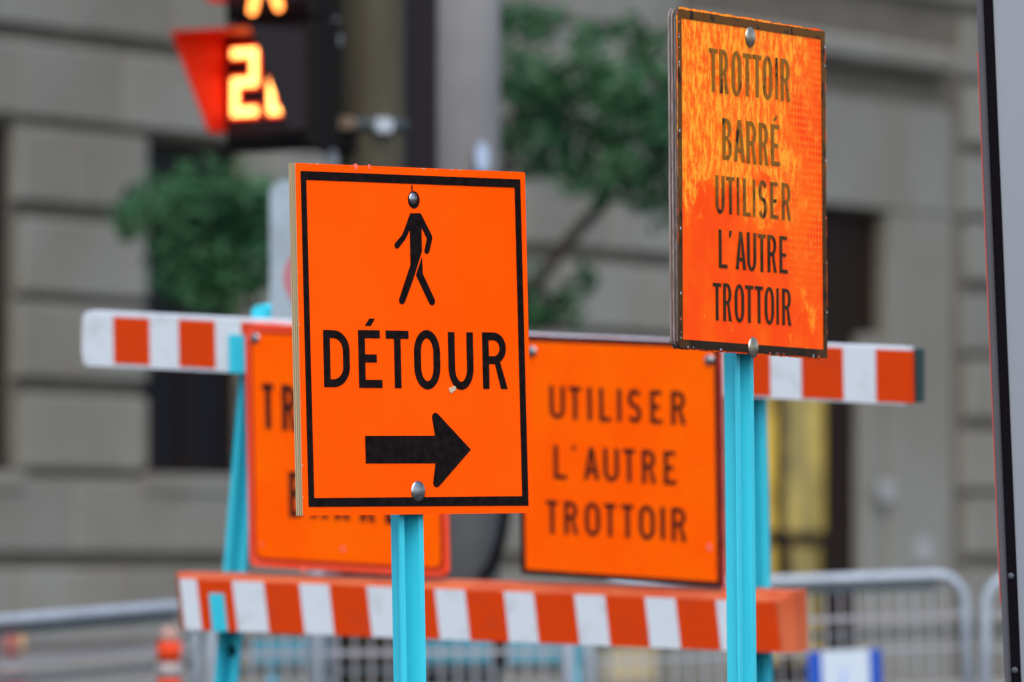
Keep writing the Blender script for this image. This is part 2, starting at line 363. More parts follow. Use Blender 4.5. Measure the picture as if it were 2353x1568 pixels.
# ------------------------------------------------------------------ lettering (road-sign capitals, drawn as outlines)
def g_rect(a, b, c, d): return [(a, b), (c, b), (c, d), (a, d)]
def glyph(ch, W, sv, sh):
    """outline loops of a capital in a box W x 1; sv, sh: stem and bar thickness"""
    if ch == 'I': return [[g_rect(0, 0, W, 1)]]
    if ch == 'T': m = W / 2; return [[[(m - sv/2, 0), (m + sv/2, 0), (m + sv/2, 1 - sh), (W, 1 - sh), (W, 1), (0, 1), (0, 1 - sh), (m - sv/2, 1 - sh)]]]
    if ch == 'L': return [[[(0, 0), (W, 0), (W, sh), (sv, sh), (sv, 1), (0, 1)]]]
    if ch == 'E': return [[[(0, 0), (W, 0), (W, sh), (sv, sh), (sv, .44), (W * .78, .44), (W * .78, .44 + sh), (sv, .44 + sh), (sv, 1 - sh), (W * .93, 1 - sh), (W * .93, 1), (0, 1)]]]
    if ch == 'U':
        R = W / 2; ry = R * 1.15; ri = R - sv; riy = ry - sh
        o = [(0, 1)] + ell(R, ry, R, ry, 16, 180, 360, False) + [(W, 1), (W - sv, 1)]
        i = ell(R, ry, ri, riy, 16, 360, 180, False)
        return [[o + i + [(sv, 1)]]]
    if ch == 'O':
        R = W / 2; ry = min(.38, R * 1.25)
        o = ell(R, 1 - ry, R, ry, 16, 0, 180, False) + ell(R, ry, R, ry, 16, 180, 360, False)
        i = ell(R, 1 - ry, R - sv, ry - sh, 16, 0, 180, False) + ell(R, ry, R - sv, ry - sh, 16, 180, 360, False)
        return [[o, i]]
    if ch == 'D':
        ry = .36; rx = W * .62
        o = [(0, 0), (W - rx, 0)] + ell(W - rx, ry, rx, ry, 12, -90, 0, False) + ell(W - rx, 1 - ry, rx, ry, 12, 0, 90, False) + [(0, 1)]
        i = [(sv, sh), (W - rx, sh)] + ell(W - rx, ry, rx - sv, ry - sh, 12, -90, 0, False) + ell(W - rx, 1 - ry, rx - sv, ry - sh, 12, 0, 90, False) + [(sv, 1 - sh)]
        return [[o, i]]
    if ch in 'RP':
        y0 = .44; h = (1 - y0) / 2; rx = W * .5; c = y0 + h
        o = [(0, 0), (sv, 0), (sv, y0), (W * .50, y0), (W - sv * 1.05, 0), (W, 0), (W * .72, y0 + .02)] + \
            ell(W * .96 - rx, c, rx, h, 12, -62, 90, False) + [(0, 1)]
        i = [(sv, y0 + sh)] + ell(W * .96 - rx, c, rx - sv, h - sh, 12, -90, 90, False) + [(sv, 1 - sh)]
        return [[o, i]]
    if ch == 'B':
        y0 = .52; h1 = (1 - y0) / 2; h0 = y0 / 2; rx = W * .5
        o = [(0, 0), (W - rx, 0)] + ell(W - rx, h0, rx, h0, 12, -90, 78, False) + ell(W * .94 - rx, y0 + h1, rx, h1, 12, -78, 90, False) + [(0, 1)]
        i1 = [(sv, sh)] + ell(W - rx, h0, rx - sv, h0 - sh * .95, 12, -90, 90, False) + [(sv, y0 - sh * .05 - .0)]
        i1 = [(sv, sh), (W - rx, sh)] + ell(W - rx, (sh + y0 - sh/2) / 2, rx - sv, (y0 - 1.5 * sh) / 2, 12, -90, 90, False) + [(sv, y0 - sh/2)]
        a0, a1 = y0 + sh/2, 1 - sh
        i2 = [(sv, a0), (W * .94 - rx, a0)] + ell(W * .94 - rx, (a0 + a1) / 2, rx - sv, (a1 - a0) / 2, 12, -90, 90, False) + [(sv, a1)]
        return [[o, i1, i2]]
    if ch == 'A':
        m = W / 2; t = sv * 1.08
        def xl(y): return m * y - .04 * y        # outer left edge
        o = [(0, 0), (t, 0), (t + (m - t*.9) * .22, .22), (W - t - (m - t*.9) * .22, .22), (W - t, 0), (W, 0), (m + sv * .55, 1), (m - sv * .55, 1)]
        k = (m - sv * .55)
        yb = .22 + sh
        i = [(t + k * yb * .96, yb), (W - t - k * yb * .96, yb), (m, .80)]
        return [[o, i]]
    if ch == 'S':
        R = W / 2; q = (1 + sh) / 4; ax = R - sv / 2; ay = q - sh / 2
        c1, c0 = 1 - q, q
        path = ell(R, c1, ax, ay, 12, 25, 180, False) + ell(R, c1, ax, ay, 6, 180, 250, False)[1:] + ell(R, c0, ax, ay, 6, 70, 0, False) + ell(R, c0, ax, ay, 12, 0, -155, False)[1:]
        return [[ribbon(path, sv, sh)]]
    if ch == "'": return [[[(W * .25, .0), (W * .65, 0), (W, 1), (W * .3, 1)]]]
    return []
def ribbon(path, sv, sh):
    L_, R_ = [], []
    for i, p in enumerate(path):
        a, b = path[max(i - 1, 0)], path[min(i + 1, len(path) - 1)]
        dx, dy = b[0] - a[0], b[1] - a[1]; l = math.hypot(dx, dy) or 1
        nx, ny = -dy / l, dx / l
        L_.append((p[0] + nx * sv / 2, p[1] + ny * sh / 2)); R_.append((p[0] - nx * sv / 2, p[1] - ny * sh / 2))
    return L_ + R_[::-1]
def word(fr, letters, w, thick, mt, parent, conv, stem=.17, bar=.145, name='lettering', wplane=0.0):
    """letters: (char, x left, x right, y top, y bottom) read off the photograph; laid flat on the frame"""
    shapes = []
    for ch, x0, x1, y0, y1 in letters:
        xm, ym = (x0 + x1) / 2, (y0 + y1) / 2
        u0 = fr.uv(*conv(x0, ym), wplane)[0]; u1 = fr.uv(*conv(x1, ym), wplane)[0]
        vt = fr.uv(*conv(xm, y0), wplane)[1]; vb = fr.uv(*conv(xm, y1), wplane)[1]
        h = vt - vb; W = (u1 - u0) / h
        for loops in glyph(ch, W, stem, bar):
            shapes.append([[(u0 + p[0] * h, vb + p[1] * h) for p in l] for l in loops])
    return slab(name, fr, shapes, w, w + thick, mt, parent)
def zc(x0, y0, s):
    """an enlarged view of the photograph (origin in photo pixels, scale) -> photo units used here"""
    k = 2353 / 4096
    return lambda X, Y: ((x0 + X / s) * k, (y0 + Y / s) * k)
def poly(fr, pts, conv, w=0.0): return [fr.uv(*conv(*p), w) for p in pts]
PP = lambda x, y: (x, y)

# ------------------------------------------------------------------ ground, road, pavement
def sheet(name, x0, y0, x1, y1, z, m):
    return tag(mesh_obj(name, [(x0, y0, z), (x1, y0, z), (x1, y1, z), (x0, y1, z)], [(0, 1, 2, 3)], m), kind='structure')
sheet('ground', -600, -600, 600, 600, 0.0, M_ASPH)

# stone wall of the building: runs away to the right
WF = Frame(Vector((at(0, HY, 51.0).x, 51.0, 0.0)), yaw=63.0)
# pavement along its foot, with kerb
pv = box('pavement', WF.moved(0, 0, 0), -22, 0.004, 0.0, 45, 0.14, 4.2, M_WALK); tag(pv, kind='structure')
kb = box('kerb', WF.moved(0, 0, 0), -22, 0.004, 4.203, 45, 0.15, 4.36, M_KERB); tag(kb, kind='structure')

bld = thing('stone_building', 'grey limestone building front with deep grooved courses and a lamplit doorway', 'building', WF.P(0, 0, 0))
OPEN = [(-1.36, .24, 1.80, 4.16), (2.04, 3.46, 1.80, 4.16), (5.36, 6.62, 1.80, 4.16)]
LOWW = (WF.uv(1392, 1500)[0], WF.uv(1545, 1500)[0], .20, .545)
DOOR = (11.65, 14.74, 0.14, 4.16)
U0, U1, ZT = -6.0, 22.0, 9.0
# wall core behind the blocks, with its openings left free
holes = [rect(a, c, b, d) for a, b, c, d in OPEN + [LOWW]]
outer = [(U0, 0.0), (DOOR[0], 0.0), (DOOR[0], DOOR[3]), (DOOR[1], DOOR[3]), (DOOR[1], 0.0), (U1, 0.0), (U1, ZT), (U0, ZT)]
slab('wall', WF, [[outer] + holes], -0.45, -0.085, M_JOINT, bld)
# dressed stone round the door, a hood moulding above it
SM = (10.9, 16.05, 4.18, 5.10)
box('lintel_slab', WF, SM[0], SM[2], -0.082, SM[1], SM[3], 0.0, M_SMOOTH, bld, 0.01)
box('jamb_slab', WF, 14.76, 0.15, -0.082, 16.05, 4.165, 0.0, M_SMOOTH, bld, 0.01)
box('jamb_slab', WF, 10.9, 0.15, -0.082, 11.63, 4.165, 0.0, M_SMOOTH, bld, 0.01)
box('hood_moulding', WF, 10.7, 5.39, -0.08, 16.0, 5.60, 0.10, M_SMOOTH, bld, 0.05)
nb = 0
cache = {}
for k in range(-2, 13):
    z0 = 1.18 + .6 * k + (.055 if k % 2 == 0 else .03); z1 = 1.18 + .6 * (k + 1) - (.03 if k % 2 == 0 else .055)
    z0 = max(z0, .15)
    if z1 > ZT or z1 - z0 < .2: continue
    off = .0 if k % 2 == 0 else .70
    blocked = []
    for a, b, c, d in OPEN + [LOWW]:
        if z1 > c + .05 and z0 < d - .05: blocked.append((a, b))
    if z0 < DOOR[3] + .0: blocked.append((10.9, 16.08))
    elif z0 < 5.38: blocked.append((10.75, 16.08))
    elif z0 < 5.6: blocked.append((10.68, 16.02))
    edges = set([U0, U1])
    x = U0 + off
    while x < U1: edges.add(round(x, 3)); x += 1.40
    edges.add(16.32)
    segs = []
    e = sorted(edges)
    for a, b in zip(e[:-1], e[1:]):
        parts = [(a, b)]
        for (c, d) in blocked:
            nxt = []
            for (p, q) in parts:
                if d <= p or c >= q: nxt.append((p, q)); continue
                if c > p: nxt.append((p, c))
                if d < q: nxt.append((d, q))
            parts = nxt
        segs += parts
    # merge slivers into nothing
    for (a, b) in segs:
        if b - a < .16: continue
        if 16.02 < (a + b) / 2 < 16.32: continue
        key = (round(b - a - .03, 3), round(z1 - z0, 3))
        if nb >= 296: break
        M_ = WF.moved(a + .015, z0, 0)
        if key in cache:
            link('stone_block', cache[key], bld, M_.M)
        else:
            o = box('stone_block', M_, 0, 0, -0.082, key[0], key[1], random.uniform(-.004, .004), M_STONE, bld, 0.022); cache[key] = o.data
        nb += 1
box('cornice', WF, U0 - .1, ZT, -0.45, U1 + .1, ZT + .35, 0.25, M_SMOOTH, bld, 0.08)
# windows: dark glass set back, frames, sills
for a, b, c, d in OPEN:
    wdw = box('window', WF, a, c, -0.16, b, d, -0.14, M_GLASSD, bld)
    m_ = (a + b) / 2
    slab('frame', WF, [[rect(a + .001, c + .001, b - .001, d - .001), rect(a + .06, c + .06, m_ - .025, d - .06), rect(m_ + .025, c + .06, b - .06, d - .06)]], -0.138, -0.11, M_BRONZE, wdw)
    box('sill', WF, a - .08, c - .13, -0.080, b + .08, c - .012, 0.025, M_SMOOTH, wdw, 0.01)
lw_ = box('window', WF, LOWW[0], LOWW[2], -.16, LOWW[1], LOWW[3], -.14, M_LOWLIT, bld)
slab('frame', WF, [[rect(LOWW[0] + .001, LOWW[2] + .001, LOWW[1] - .001, LOWW[3] - .001), rect(LOWW[0] + .03, LOWW[2] + .03, LOWW[0] + .2, LOWW[3] - .03), rect(LOWW[0] + .25, LOWW[2] + .03, LOWW[1] - .03, LOWW[3] - .03)]], -.138, -.11, M_SMOOTH, lw_)
# doorway: dark transom, glazed double doors lit from inside
a, b, c, d = DOOR
DW = -0.15
def wu(px): return WF.uv(px, 1100, DW)[0]
def wz(py, px=1850): return WF.uv(px, py, DW)[1]
# u of the pane edges as seen through the opening
e0, e1, e2, e3 = wu(1700), wu(1790), wu(1806), wu(1903)
zt, zm1, zm0, zb = wz(905), wz(1222), wz(1256), wz(1440)
u_in = a + .02
panes_top = [(wu(1620), wu(1742)), (e1 - (e1 - wu(1748)), e1), (e2, e3)]
panes_low = [(wu(1620), wu(1745)), (wu(1752), wu(1793)), (wu(1818), wu(1895))]
loops = [rect(a - .30, .15, b - .001, d - .001)]
for (p, q) in panes_top: loops.append(rect(p, zm1, q, zt))
for (p, q) in panes_low: loops.append(rect(p, .35, q, zm0))
door = slab('door', WF, [loops], DW - .04, DW, M_BRONZE, bld)
for i, (p, q) in enumerate(panes_top): box('pane', WF, p - .01, zm1 - .01, DW - .08, q + .01, zt + .01, DW - .045, M_LIT if i < 2 else M_LITB, door)
for i, (p, q) in enumerate(panes_low): box('pane', WF, p - .01, .34, DW - .08, q + .01, zm0 + .01, DW - .045, M_LIT if i < 2 else M_LITB, door)
box('reveal', WF, wu(1962), .15, DW + .003, b - .002, WF.uv(1990, 770, -.1)[1], -0.06, M_SMOOTH, bld, .02)
# small plates on the jamb
for (px, py, s) in ((2030, 1128, .085), (2118, 1265, .10)):
    u_, v_ = WF.uv(px, py, 0)
    slab('wall_plate', WF, [rrect(u_ - s * 1.5, v_ - s, u_ + s * 1.5, v_ + s, .03)], 0.003, 0.03, M_PLATE, bld)

# ------------------------------------------------------------------ street tree in front of the wall
TD = 42.0
tree = thing('street_tree', 'dark green leafy street tree with slanting bare limb before the stone wall', 'tree', (at(1045, HY, TD).x, TD, 0.0))
clumps = [(300, 505, 40), (350, 470, 55), (430, 430, 50), (500, 440, 55), (570, 450, 55), (420, 510, 75), (500, 530, 85), (570, 520, 75), (400, 590, 55),
          (470, 610, 75), (550, 600, 65), (385, 655, 35), (450, 665, 45), (525, 655, 50), (600, 590, 55), (640, 510, 65), (700, 500, 75), (650, 610, 55), (780, 520, 70), (860, 500, 80),
          (1160, 45, 34), (1215, 48, 36), (1270, 55, 30), (1175, 170, 50), (1235, 185, 55), (1300, 195, 45), (1365, 165, 50), (1420, 225, 62), (1395, 295, 60),
          (1485, 120, 46), (1500, 210, 55), (1490, 310, 58), (1330, 330, 62), (1255, 320, 50), (1200, 305, 40), (1325, 400, 48), (1430, 395, 54), (1500, 400, 55), (1545, 300, 55), (1560, 180, 50),
          (1250, 700, 45), (1305, 705, 35), (1205, 725, 40), (1120, 330, 60), (1060, 250, 70), (980, 330, 70), (1100, 120, 60), (1470, 450, 35), (1170, 640, 45), (1210, 240, 40), (1280, 260, 45), (1350, 90, 38), (1440, 70, 34), (1230, 380, 40), (1380, 440, 34), (1520, 470, 40), (1340, 640, 30)]
V, Fc = [], []
for (x, y, r) in clumps:
    dpt = TD + random.uniform(-.35, .35); ctr = at(x, y, dpt) - Vector((at(1045, HY, TD).x, TD, 0))
    R = r / FP * dpt
    for _ in range(int(90 * (r / 50) ** 2)):
        while True:
            q = Vector([random.uniform(-1, 1) for _ in range(3)])
            if q.length < 1: break
        q = q * R * random.choice((1.0, 1.25, 1.5)); q.y *= 1.2
        n = Vector([random.gauss(0, 1) for _ in range(3)]) + Vector((0, -.4, .8)); n.normalize()
        t = n.orthogonal().normalized(); t.rotate(Matrix.Rotation(random.uniform(0, 6.28), 3, n)); s = n.cross(t)
        l = random.uniform(.03, .055); w_ = l * .55; p = ctr + q; b0 = len(V)
        V += [p - t * l, p - s * w_ + n * .006, p + t * l - n * .01, p + s * w_ + n * .006]
        Fc += [(b0, b0 + 1, b0 + 2, b0 + 3)]
crown = mesh_obj('crown', V, Fc, M_LEAF, tree, WM[tree]); crown['kind'] = 'stuff'
base = WM[tree].translation
fork = at(1050, 800, TD)
tube('trunk', [base, base.lerp(fork, .5) + Vector((.02, 0, 0)), fork], [.10, .075, .06], M_BARK, tree)
for pts, r0, r1 in (([fork, at(1240, 640, TD), at(1300, 560, TD), at(1390, 465, TD), at(1440, 330, TD)], .05, .025),
                    ([fork, at(1090, 600, TD), at(1060, 300, TD), at(1090, 120, TD), at(1200, 50, TD)], .05, .015),
                    ([fork, at(900, 640, TD), at(700, 540, TD), at(500, 540, TD), at(340, 490, TD)], .045, .012),
                    ([at(1090, 600, TD), at(1160, 380, TD), at(1280, 200, TD)], .03, .012),
                    ([at(1240, 640, TD), at(1260, 690, TD), at(1290, 705, TD)], .02, .008)):
    tube('limb', pts, [r0 + (r1 - r0) * i / (len(pts) - 1) for i in range(len(pts))], M_BARK, tree, 8)

# ------------------------------------------------------------------ poles
PD = 26.3
up = thing('utility_pole', 'weathered olive brown wooden pole carrying the pedestrian signal', 'pole', (at(850, HY, PD).x, PD, 0))
c0 = WM[up].translation
tube('shaft', [c0, c0 + Vector((0, 0, 3.0)), c0 + Vector((0, 0, 6.0))], [.126, .122, .116], M_POLE, up, 28)
cd = at(765, HY, PD - .10); cd.z = 0
tube('conduit', [cd, cd + Vector((0, 0, 5.8))], .022, M_GALV, up, 14)
zb_ = at(850, 291, PD).z
tube('steel_band', [c0 + Vector((0, 0, zb_ - .018)), c0 + Vector((0, 0, zb_ + .018))], .130, M_GALVD, up, 28)
zc0 = at(765, 100, PD).z
tube('conduit_clamp', [cd + Vector((0, 0, zc0 - .02)), cd + Vector((0, 0, zc0 + .02))], .030, M_GALV, up, 14)
bk = Frame(at(881, 288, PD - .145), yaw=18)
slab('band_buckle', bk, [rrect(-.032, -.026, .032, .026, .02)], -.02, .012, M_GALV, up)

GD = 27.6
gp = thing('lamp_post', 'thick grey painted steel lamp post beside the wooden pole', 'lamp post', (at(1040, HY, GD).x, GD, 0))
g0 = WM[gp].translation
tube('shaft', [g0 + Vector((0, 0, .35)), g0 + Vector((0, 0, 6.5))], [.177, .172], M_GREYP, gp, 40)
tube('base_cover', [g0, g0 + Vector((0, 0, .3)), g0 + Vector((0, 0, .352))], [.26, .25, .18], M_GREYP, gp, 40)
sf = Frame(at(1106, 362, GD - .165), yaw=22)
slab('glint', sf, [ell(0, 0, .026, .055, 20)], 0.002, .01, M_GLINT, gp)  # light blue reflection on the shaft, put in as a coloured oval
dp = thing('pole_shade', 'dark upright added as the shaded left side of the grey lamp post', 'post', (at(962, HY, 27.2).x, 27.2, 0))  # added dark upright, stands for the shading on the lamp post's left side
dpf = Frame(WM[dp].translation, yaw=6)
box('shaft', dpf, -.063, .02, -.063, .063, 6.2, .063, mat('lamp post shade colour', (0.018, 0.016, 0.019), .6, spec=0.05), dp, 0.01)
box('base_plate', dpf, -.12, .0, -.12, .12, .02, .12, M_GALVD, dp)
# black cable looping down from the post
cb = [at(1163, 1130, GD - .2), at(1160, 1190, GD - .2), at(1152, 1240, GD - .2), at(1132, 1300, GD - .2), at(1100, 1345, GD - .2), at(1040, 1400, GD - .21), at(1000, 1480, GD - .22), at(1000, 1560, GD - .22)]
cb = [at(1120, 1040, GD - .15)] + cb
cbl = tube('black_cable', cb + [Vector((cb[-1].x, cb[-1].y, .005))], .020, M_BLACK, None, 10)
tag(cbl, 'black cable looping down in front of the grey lamp post', 'cable')

# white parking sign with a red ring, on its own thin post
WD = 24.0
wf = Frame(at(728, 610, WD), yaw=4)
ws = thing('parking_sign', 'pale sign with rounded corners and a red ring behind the detour board', 'sign', (at(728, HY, WD).x, WD + .05, 0))
hw = 108 / FP * WD; hh = 195 / FP * WD
pl = slab('panel', wf, [rrect(-hw, -hh, hw, hh, .045)], 0, .004, M_SIGNG, ws)
rr = 74 / FP * WD
slab('red_ring', wf, [[ell(0, -.04, rr, rr, 40), ell(0, -.04, rr * .80, rr * .80, 40)]], .005, .006, M_RED, pl)
p0 = WM[ws].translation
tube('post', [p0, p0 + Vector((0, 0, wf.o.z + hh - .02))], .025, M_GALV, ws, 12)

# ------------------------------------------------------------------ pedestrian signal
SD = 26.0
SF = Frame(at(608, 196, SD), yaw=-41)
ps = thing('pedestrian_signal', 'black pedestrian signal with glowing orange countdown digits and hooded visors', 'traffic signal', SF.P(0, 0, 0))
def module(fr, led):
    hs = box('housing', fr, -.212, -.222, -.15, .212, .222, -.012, M_BLACKP, ps, 0.02)
    box('lens', fr, -.178, -.168, -.011, .178, .168, 0.0, M_LENS, hs)
    dT, dB = .275, .085
    def plate(nm, P8, m):
        return mesh_obj(nm, P8, [(0, 1, 2, 3), (7, 6, 5, 4), (0, 4, 5, 1), (1, 5, 6, 2), (2, 6, 7, 3), (3, 7, 4, 0)], m, hs, fr.M)
    for s in (-1, 1):
        x0, x1 = (.182 * s, .188 * s)
        plate('visor_side', [(x0, -.158, -.01), (x0, .184, -.01), (x0, .184, dT), (x0, -.158, dB), (x1, -.158, -.01), (x1, .184, -.01), (x1, .184, dT), (x1, -.158, dB)], M_VISGLOW if s < 0 else M_VISOR)
    plate('visor_top', [(-.18, .176, -.01), (.18, .176, -.01), (.18, .176, dT), (-.18, .176, dT), (-.18, .181, -.01), (.18, .181, -.01), (.18, .181, dT), (-.18, .181, dT)], M_VISGLOW)
    return hs
m1 = module(SF, None); UP = SF.moved(0, .450, 0); m2 = module(UP, None)
def two(u, v, w, h, s):
    return [(u, v), (u + w, v), (u + w, v + s), (u + s, v + s), (u + s, v + h/2 - s/2), (u + w, v + h/2 - s/2), (u + w, v + h), (u, v + h), (u, v + h - s), (u + w - s, v + h - s), (u + w - s, v + h/2 + s/2), (u, v + h/2 + s/2)]
du, dv = SF.uv(529, 274, .004)
for i in range(2):
    slab('countdown_digit', SF, [two(du + .010 + i * .172, dv + .010, .118, .230, .027)], .004, .007, M_LED, m1)
    slab('digit_halo', SF, [two(du + i * .172, dv, .138, .250, .047)], .001, .003, M_HALO, m1)  # wider digit added behind, its red emission makes the halo round the LEDs
def stroke(a, b, w):
    ax, ay = a; bx, by = b; l = math.hypot(bx - ax, by - ay); nx, ny = -(by - ay) / l * w / 2, (bx - ax) / l * w / 2
    an = math.degrees(math.atan2(by - ay, bx - ax))
    return ell(bx, by, w/2, w/2, 8, an - 90, an + 90, False) + ell(ax, ay, w/2, w/2, 8, an + 90, an + 270, False)
la, lb = UP.uv(580, 22, .004), UP.uv(640, 14, .004)
slab('walking_figure', UP, [stroke(la, (la[0] + .050, la[1] + .16), .038)], .002, .006, M_LED2, m2)
slab('walking_figure', UP, [stroke(lb, (lb[0] - .050, lb[1] + .10), .036)], .002, .006, M_LED2, m2)
slab('walking_figure', UP, [ell(la[0] + .055, la[1] + .235, .028, .028, 16)], .002, .006, M_LED2, m2)
br = Frame(at(788, 316, PD - .08), yaw=-41)
box('bracket', br, -.055, -.05, -.16, .06, .05, .06, M_BLACKP, ps, 0.02)
tube('bracket_arm', [at(765, 322, PD - .12), at(800, 300, PD - .10)], .018, M_GALV, ps, 10)
brt = Frame(at(788, -330, PD - .08), yaw=-41)
box('bracket', brt, -.055, -.05, -.16, .06, .05, .06, M_BLACKP, ps, 0.02)
tube('bracket_arm', [at(740, 338, PD - .1), at(800, 330, PD - .08)], .030, M_BLACKP, ps, 10)
slab('fitting', Frame(at(790, 283, PD - .16), yaw=-20), [rrect(-.035, -.022, .035, .022, .012)], -.03, .01, M_BRASS, ps)

# ------------------------------------------------------------------ crowd-control barriers
def barrier(label, A, B, left_round=True, right_round=True, bars=True, height_bars=(.150, .205), skip=None):
    """A, B: top corners (outer) in the place"""
    A, B = Vector(A), Vector(B)
    r = (B - A).normalized(); n = Vector((r.y, -r.x, 0)).normalized(); u = n.cross(r) * -1
    u = r.cross(n) * -1 if (r.cross(n)).z < 0 else r.cross(n)
    fr = Frame(A, axes=(r, u, n)); Ln = (B - A).length
    t = thing('crowd_barrier', label, 'barrier', (A.x, A.y, 0), 'steel crowd barriers')
    zb_ = -(A.z - .14); R = .11; tr = .0205
    path = []
    zr = zb_
    path.append(fr.P(tr, zr)); path.append(fr.P(tr, -R - tr - .02))
    path += [fr.P(tr + R - R * math.cos(math.radians(a)), -tr - R + R * math.sin(math.radians(a))) for a in range(0, 91, 15)]
    path += [fr.P(Ln * f, -tr) for f in (.25, .5, .75)]
    path += [fr.P(Ln - tr - R + R * math.sin(math.radians(a)), -tr - R + R * math.cos(math.radians(a))) for a in range(0, 91, 15)]
    path.append(fr.P(Ln - tr, -R - tr - .02)); path.append(fr.P(Ln - tr, zr))
    f = tube('frame_tube', path, tr, M_GALV, t, 12)
    x0, x1 = tr * 2 + .002, Ln - tr * 2 - .002
    box('tube_shade', fr, tr + R, -.070, -.012, Ln - tr - R, -.0435, .012, M_GALVD, t)  # dark bar added as the shaded underside of the top tube
    h0, h1 = height_bars
    box('mid_rail_and_shade', fr, x0, -h0 - .018, -.013, x1, -h0, .010, M_WIRE, t)
    box('mid_rail_and_shade', fr, x0, -h1 - .024, -.013, x1, -h1 - .001, .006, M_GALVD, t)  # dark lower bar paints the shaded half of the mid rail
    box('wire', fr, x0, -h1 - .075, -.004, x1, -h1 - .067, .004, M_GALV, t)
    box('bottom_rail', fr, x0, zr + .02, -.018, x1, zr + .056, .018, M_GALV, t)
    me = None; k = int((x1 - x0) / .0565)
    for i in range(1, k):
        uu = x0 + (x1 - x0) * i / k
        if me is None:
            V, Fc = tube_data([(0, zr + .05, .012), (0, -.071, .012)], .0036, 6)
            o = mesh_obj('bar', V, Fc, M_WIRE, t, fr.moved(uu, 0, 0).M, True); me = o.data
        else: link('bar', me, t, fr.moved(uu, 0, 0).M)
    for uu in (.25, Ln - .25):
        tube('foot', [fr.P(uu, zr + .03) + n * .30 - Vector((0, 0, fr.P(uu, zr + .03).z - .02)), fr.P(uu, zr + .03), fr.P(uu, zr + .03) - n * .30 - Vector((0, 0, fr.P(uu, zr + .03).z - .02))], .016, M_GALV, t, 8)
    return t, fr
def top(px, py, dd): return at(px, py, dd)
bA, fA = barrier('steel crowd barrier running in front of the striped orange delineators', top(-780, 1478, 23.5), top(452, 1376, 25.6))
bB, fB = barrier('steel crowd barrier standing in front of the wooden pole and the grey lamp post', top(470, 1394, 25.2), top(1318, 1387, 25.1))
bC, fC = barrier('steel crowd barrier with the blue and white notice tied to it', top(1335, 1340, 25.9), top(2228, 1306, 26.4))
bD, fD = barrier('steel crowd barrier seen partly through the black edged glass panel', top(2252, 1309, 26.3), top(3700, 1312, 26.2))
# notice hung on the barrier
q0, q1 = fC.uv(1855, 1497, .03), fC.uv(2025, 1497, .03)
nt_ = thing('notice', 'white notice with blue side bands and blue script hung on barrier', 'notice', fC.P(q0[0], q0[1] - .36, .03))
slab('panel', fC, [rect(q0[0], q0[1] - .36, q1[0], q0[1])], .022, .027, M_SIGNW, nt_)
sw = (q1[0] - q0[0])
slab('side_band', fC, [rect(q0[0] + .001, q0[1] - .359, q0[0] + sw * .19, q0[1] - .001)], .0275, .029, M_BLUE, nt_)
slab('side_band', fC, [rect(q1[0] - sw * .16, q0[1] - .359, q1[0] - .001, q0[1] - .001)], .0275, .029, M_BLUE, nt_)
lc = fC.uv(1936, 1556, .03)
slab('script_mark', fC, [ribbon([(lc[0] - .02 + .028 * math.sin(a * .5), lc[1] - .05 + .02 * a) for a in range(0, 5)], .014, .014)], .0275, .029, M_BLUEL, nt_)
slab('script_mark', fC, [ribbon([(lc[0] - .05 + .02 * i, lc[1] - .075 + .008 * (i % 2)) for i in range(6)], .010, .012)], .0275, .029, M_BLUEL, nt_)

# ------------------------------------------------------------------ delineators and sawhorse behind the barriers
def delineator(px, dd, ytop, bands, rad, label, m_top):
    c = at(px, HY, dd); c.z = 0
    t = thing('traffic_delineator', label, 'delineator', c, 'delineator posts')
    zt_ = at(px, ytop, dd).z
    tube('base', [c + Vector((0, 0, .0)), c + Vector((0, 0, .06)), c + Vector((0, 0, .09))], [.20, .19, rad * 1.1], M_BLACK, t, 20)
    zprev = None
    for (y0, y1, m) in bands:
        z1, z0 = at(px, y0, dd).z, (at(px, y1, dd).z if y1 is not None else .091)
        tube('band', [c + Vector((0, 0, z0)), c + Vector((0, 0, z1 - .001))], rad, m, t, 20)
    z1 = at(px, bands[0][0], dd).z
    tube('cap', [c + Vector((0, 0, z1)), c + Vector((0, 0, (z1 + zt_) / 2)), c + Vector((0, 0, zt_))], [rad, rad * .8, rad * .35], m_top, t, 20)
delineator(389, 24.7, 1440, [(1474, 1523, M_ORPL), (1523, 1560, M_ORRF), (1560, None, M_ORPL)], .040, 'delineator post with bright orange bands beside the barricade end', mat('dull pale orange', (.33, .20, .17), .6))
delineator(22, 30.0, 1415, [(1435, 1518, M_OLDRED), (1518, 1552, M_ORRF), (1552, None, M_OLDRED)], .030, 'faded dark red delineator post behind the steel barrier', M_OLDRED)
delineator(44, 30.4, 1420, [(1440, 1512, M_OLDYEL), (1512, 1552, M_ORRF), (1552, None, M_OLDRED)], .024, 'narrow faded yellow delineator post beside the dark red one', M_OLDYEL)
HD = 26.85
sh = thing('sawhorse', 'teal painted sawhorse with dark strap standing behind the barriers', 'sawhorse', (at(980, HY, HD).x, HD, 0))
hf = Frame(at(980, 1498, HD), yaw=2)
box('beam', hf, -.62, -.042, -.05, .60, .042, .0, M_TEAL, sh, 0.005)
su = hf.uv(1146, 1498)[0]
box('strap', hf, su - .028, -.05, -.055, su + .028, .05, .004, M_BLACK, sh)
for s in (-.55, .53):
    for w in (.22, -.30):
        tube('leg', [hf.P(s, -.03, -.025), Vector((hf.P(s, 0, w).x, hf.P(s, 0, w).y, 0.0))], .022, M_TEAL, sh, 8)

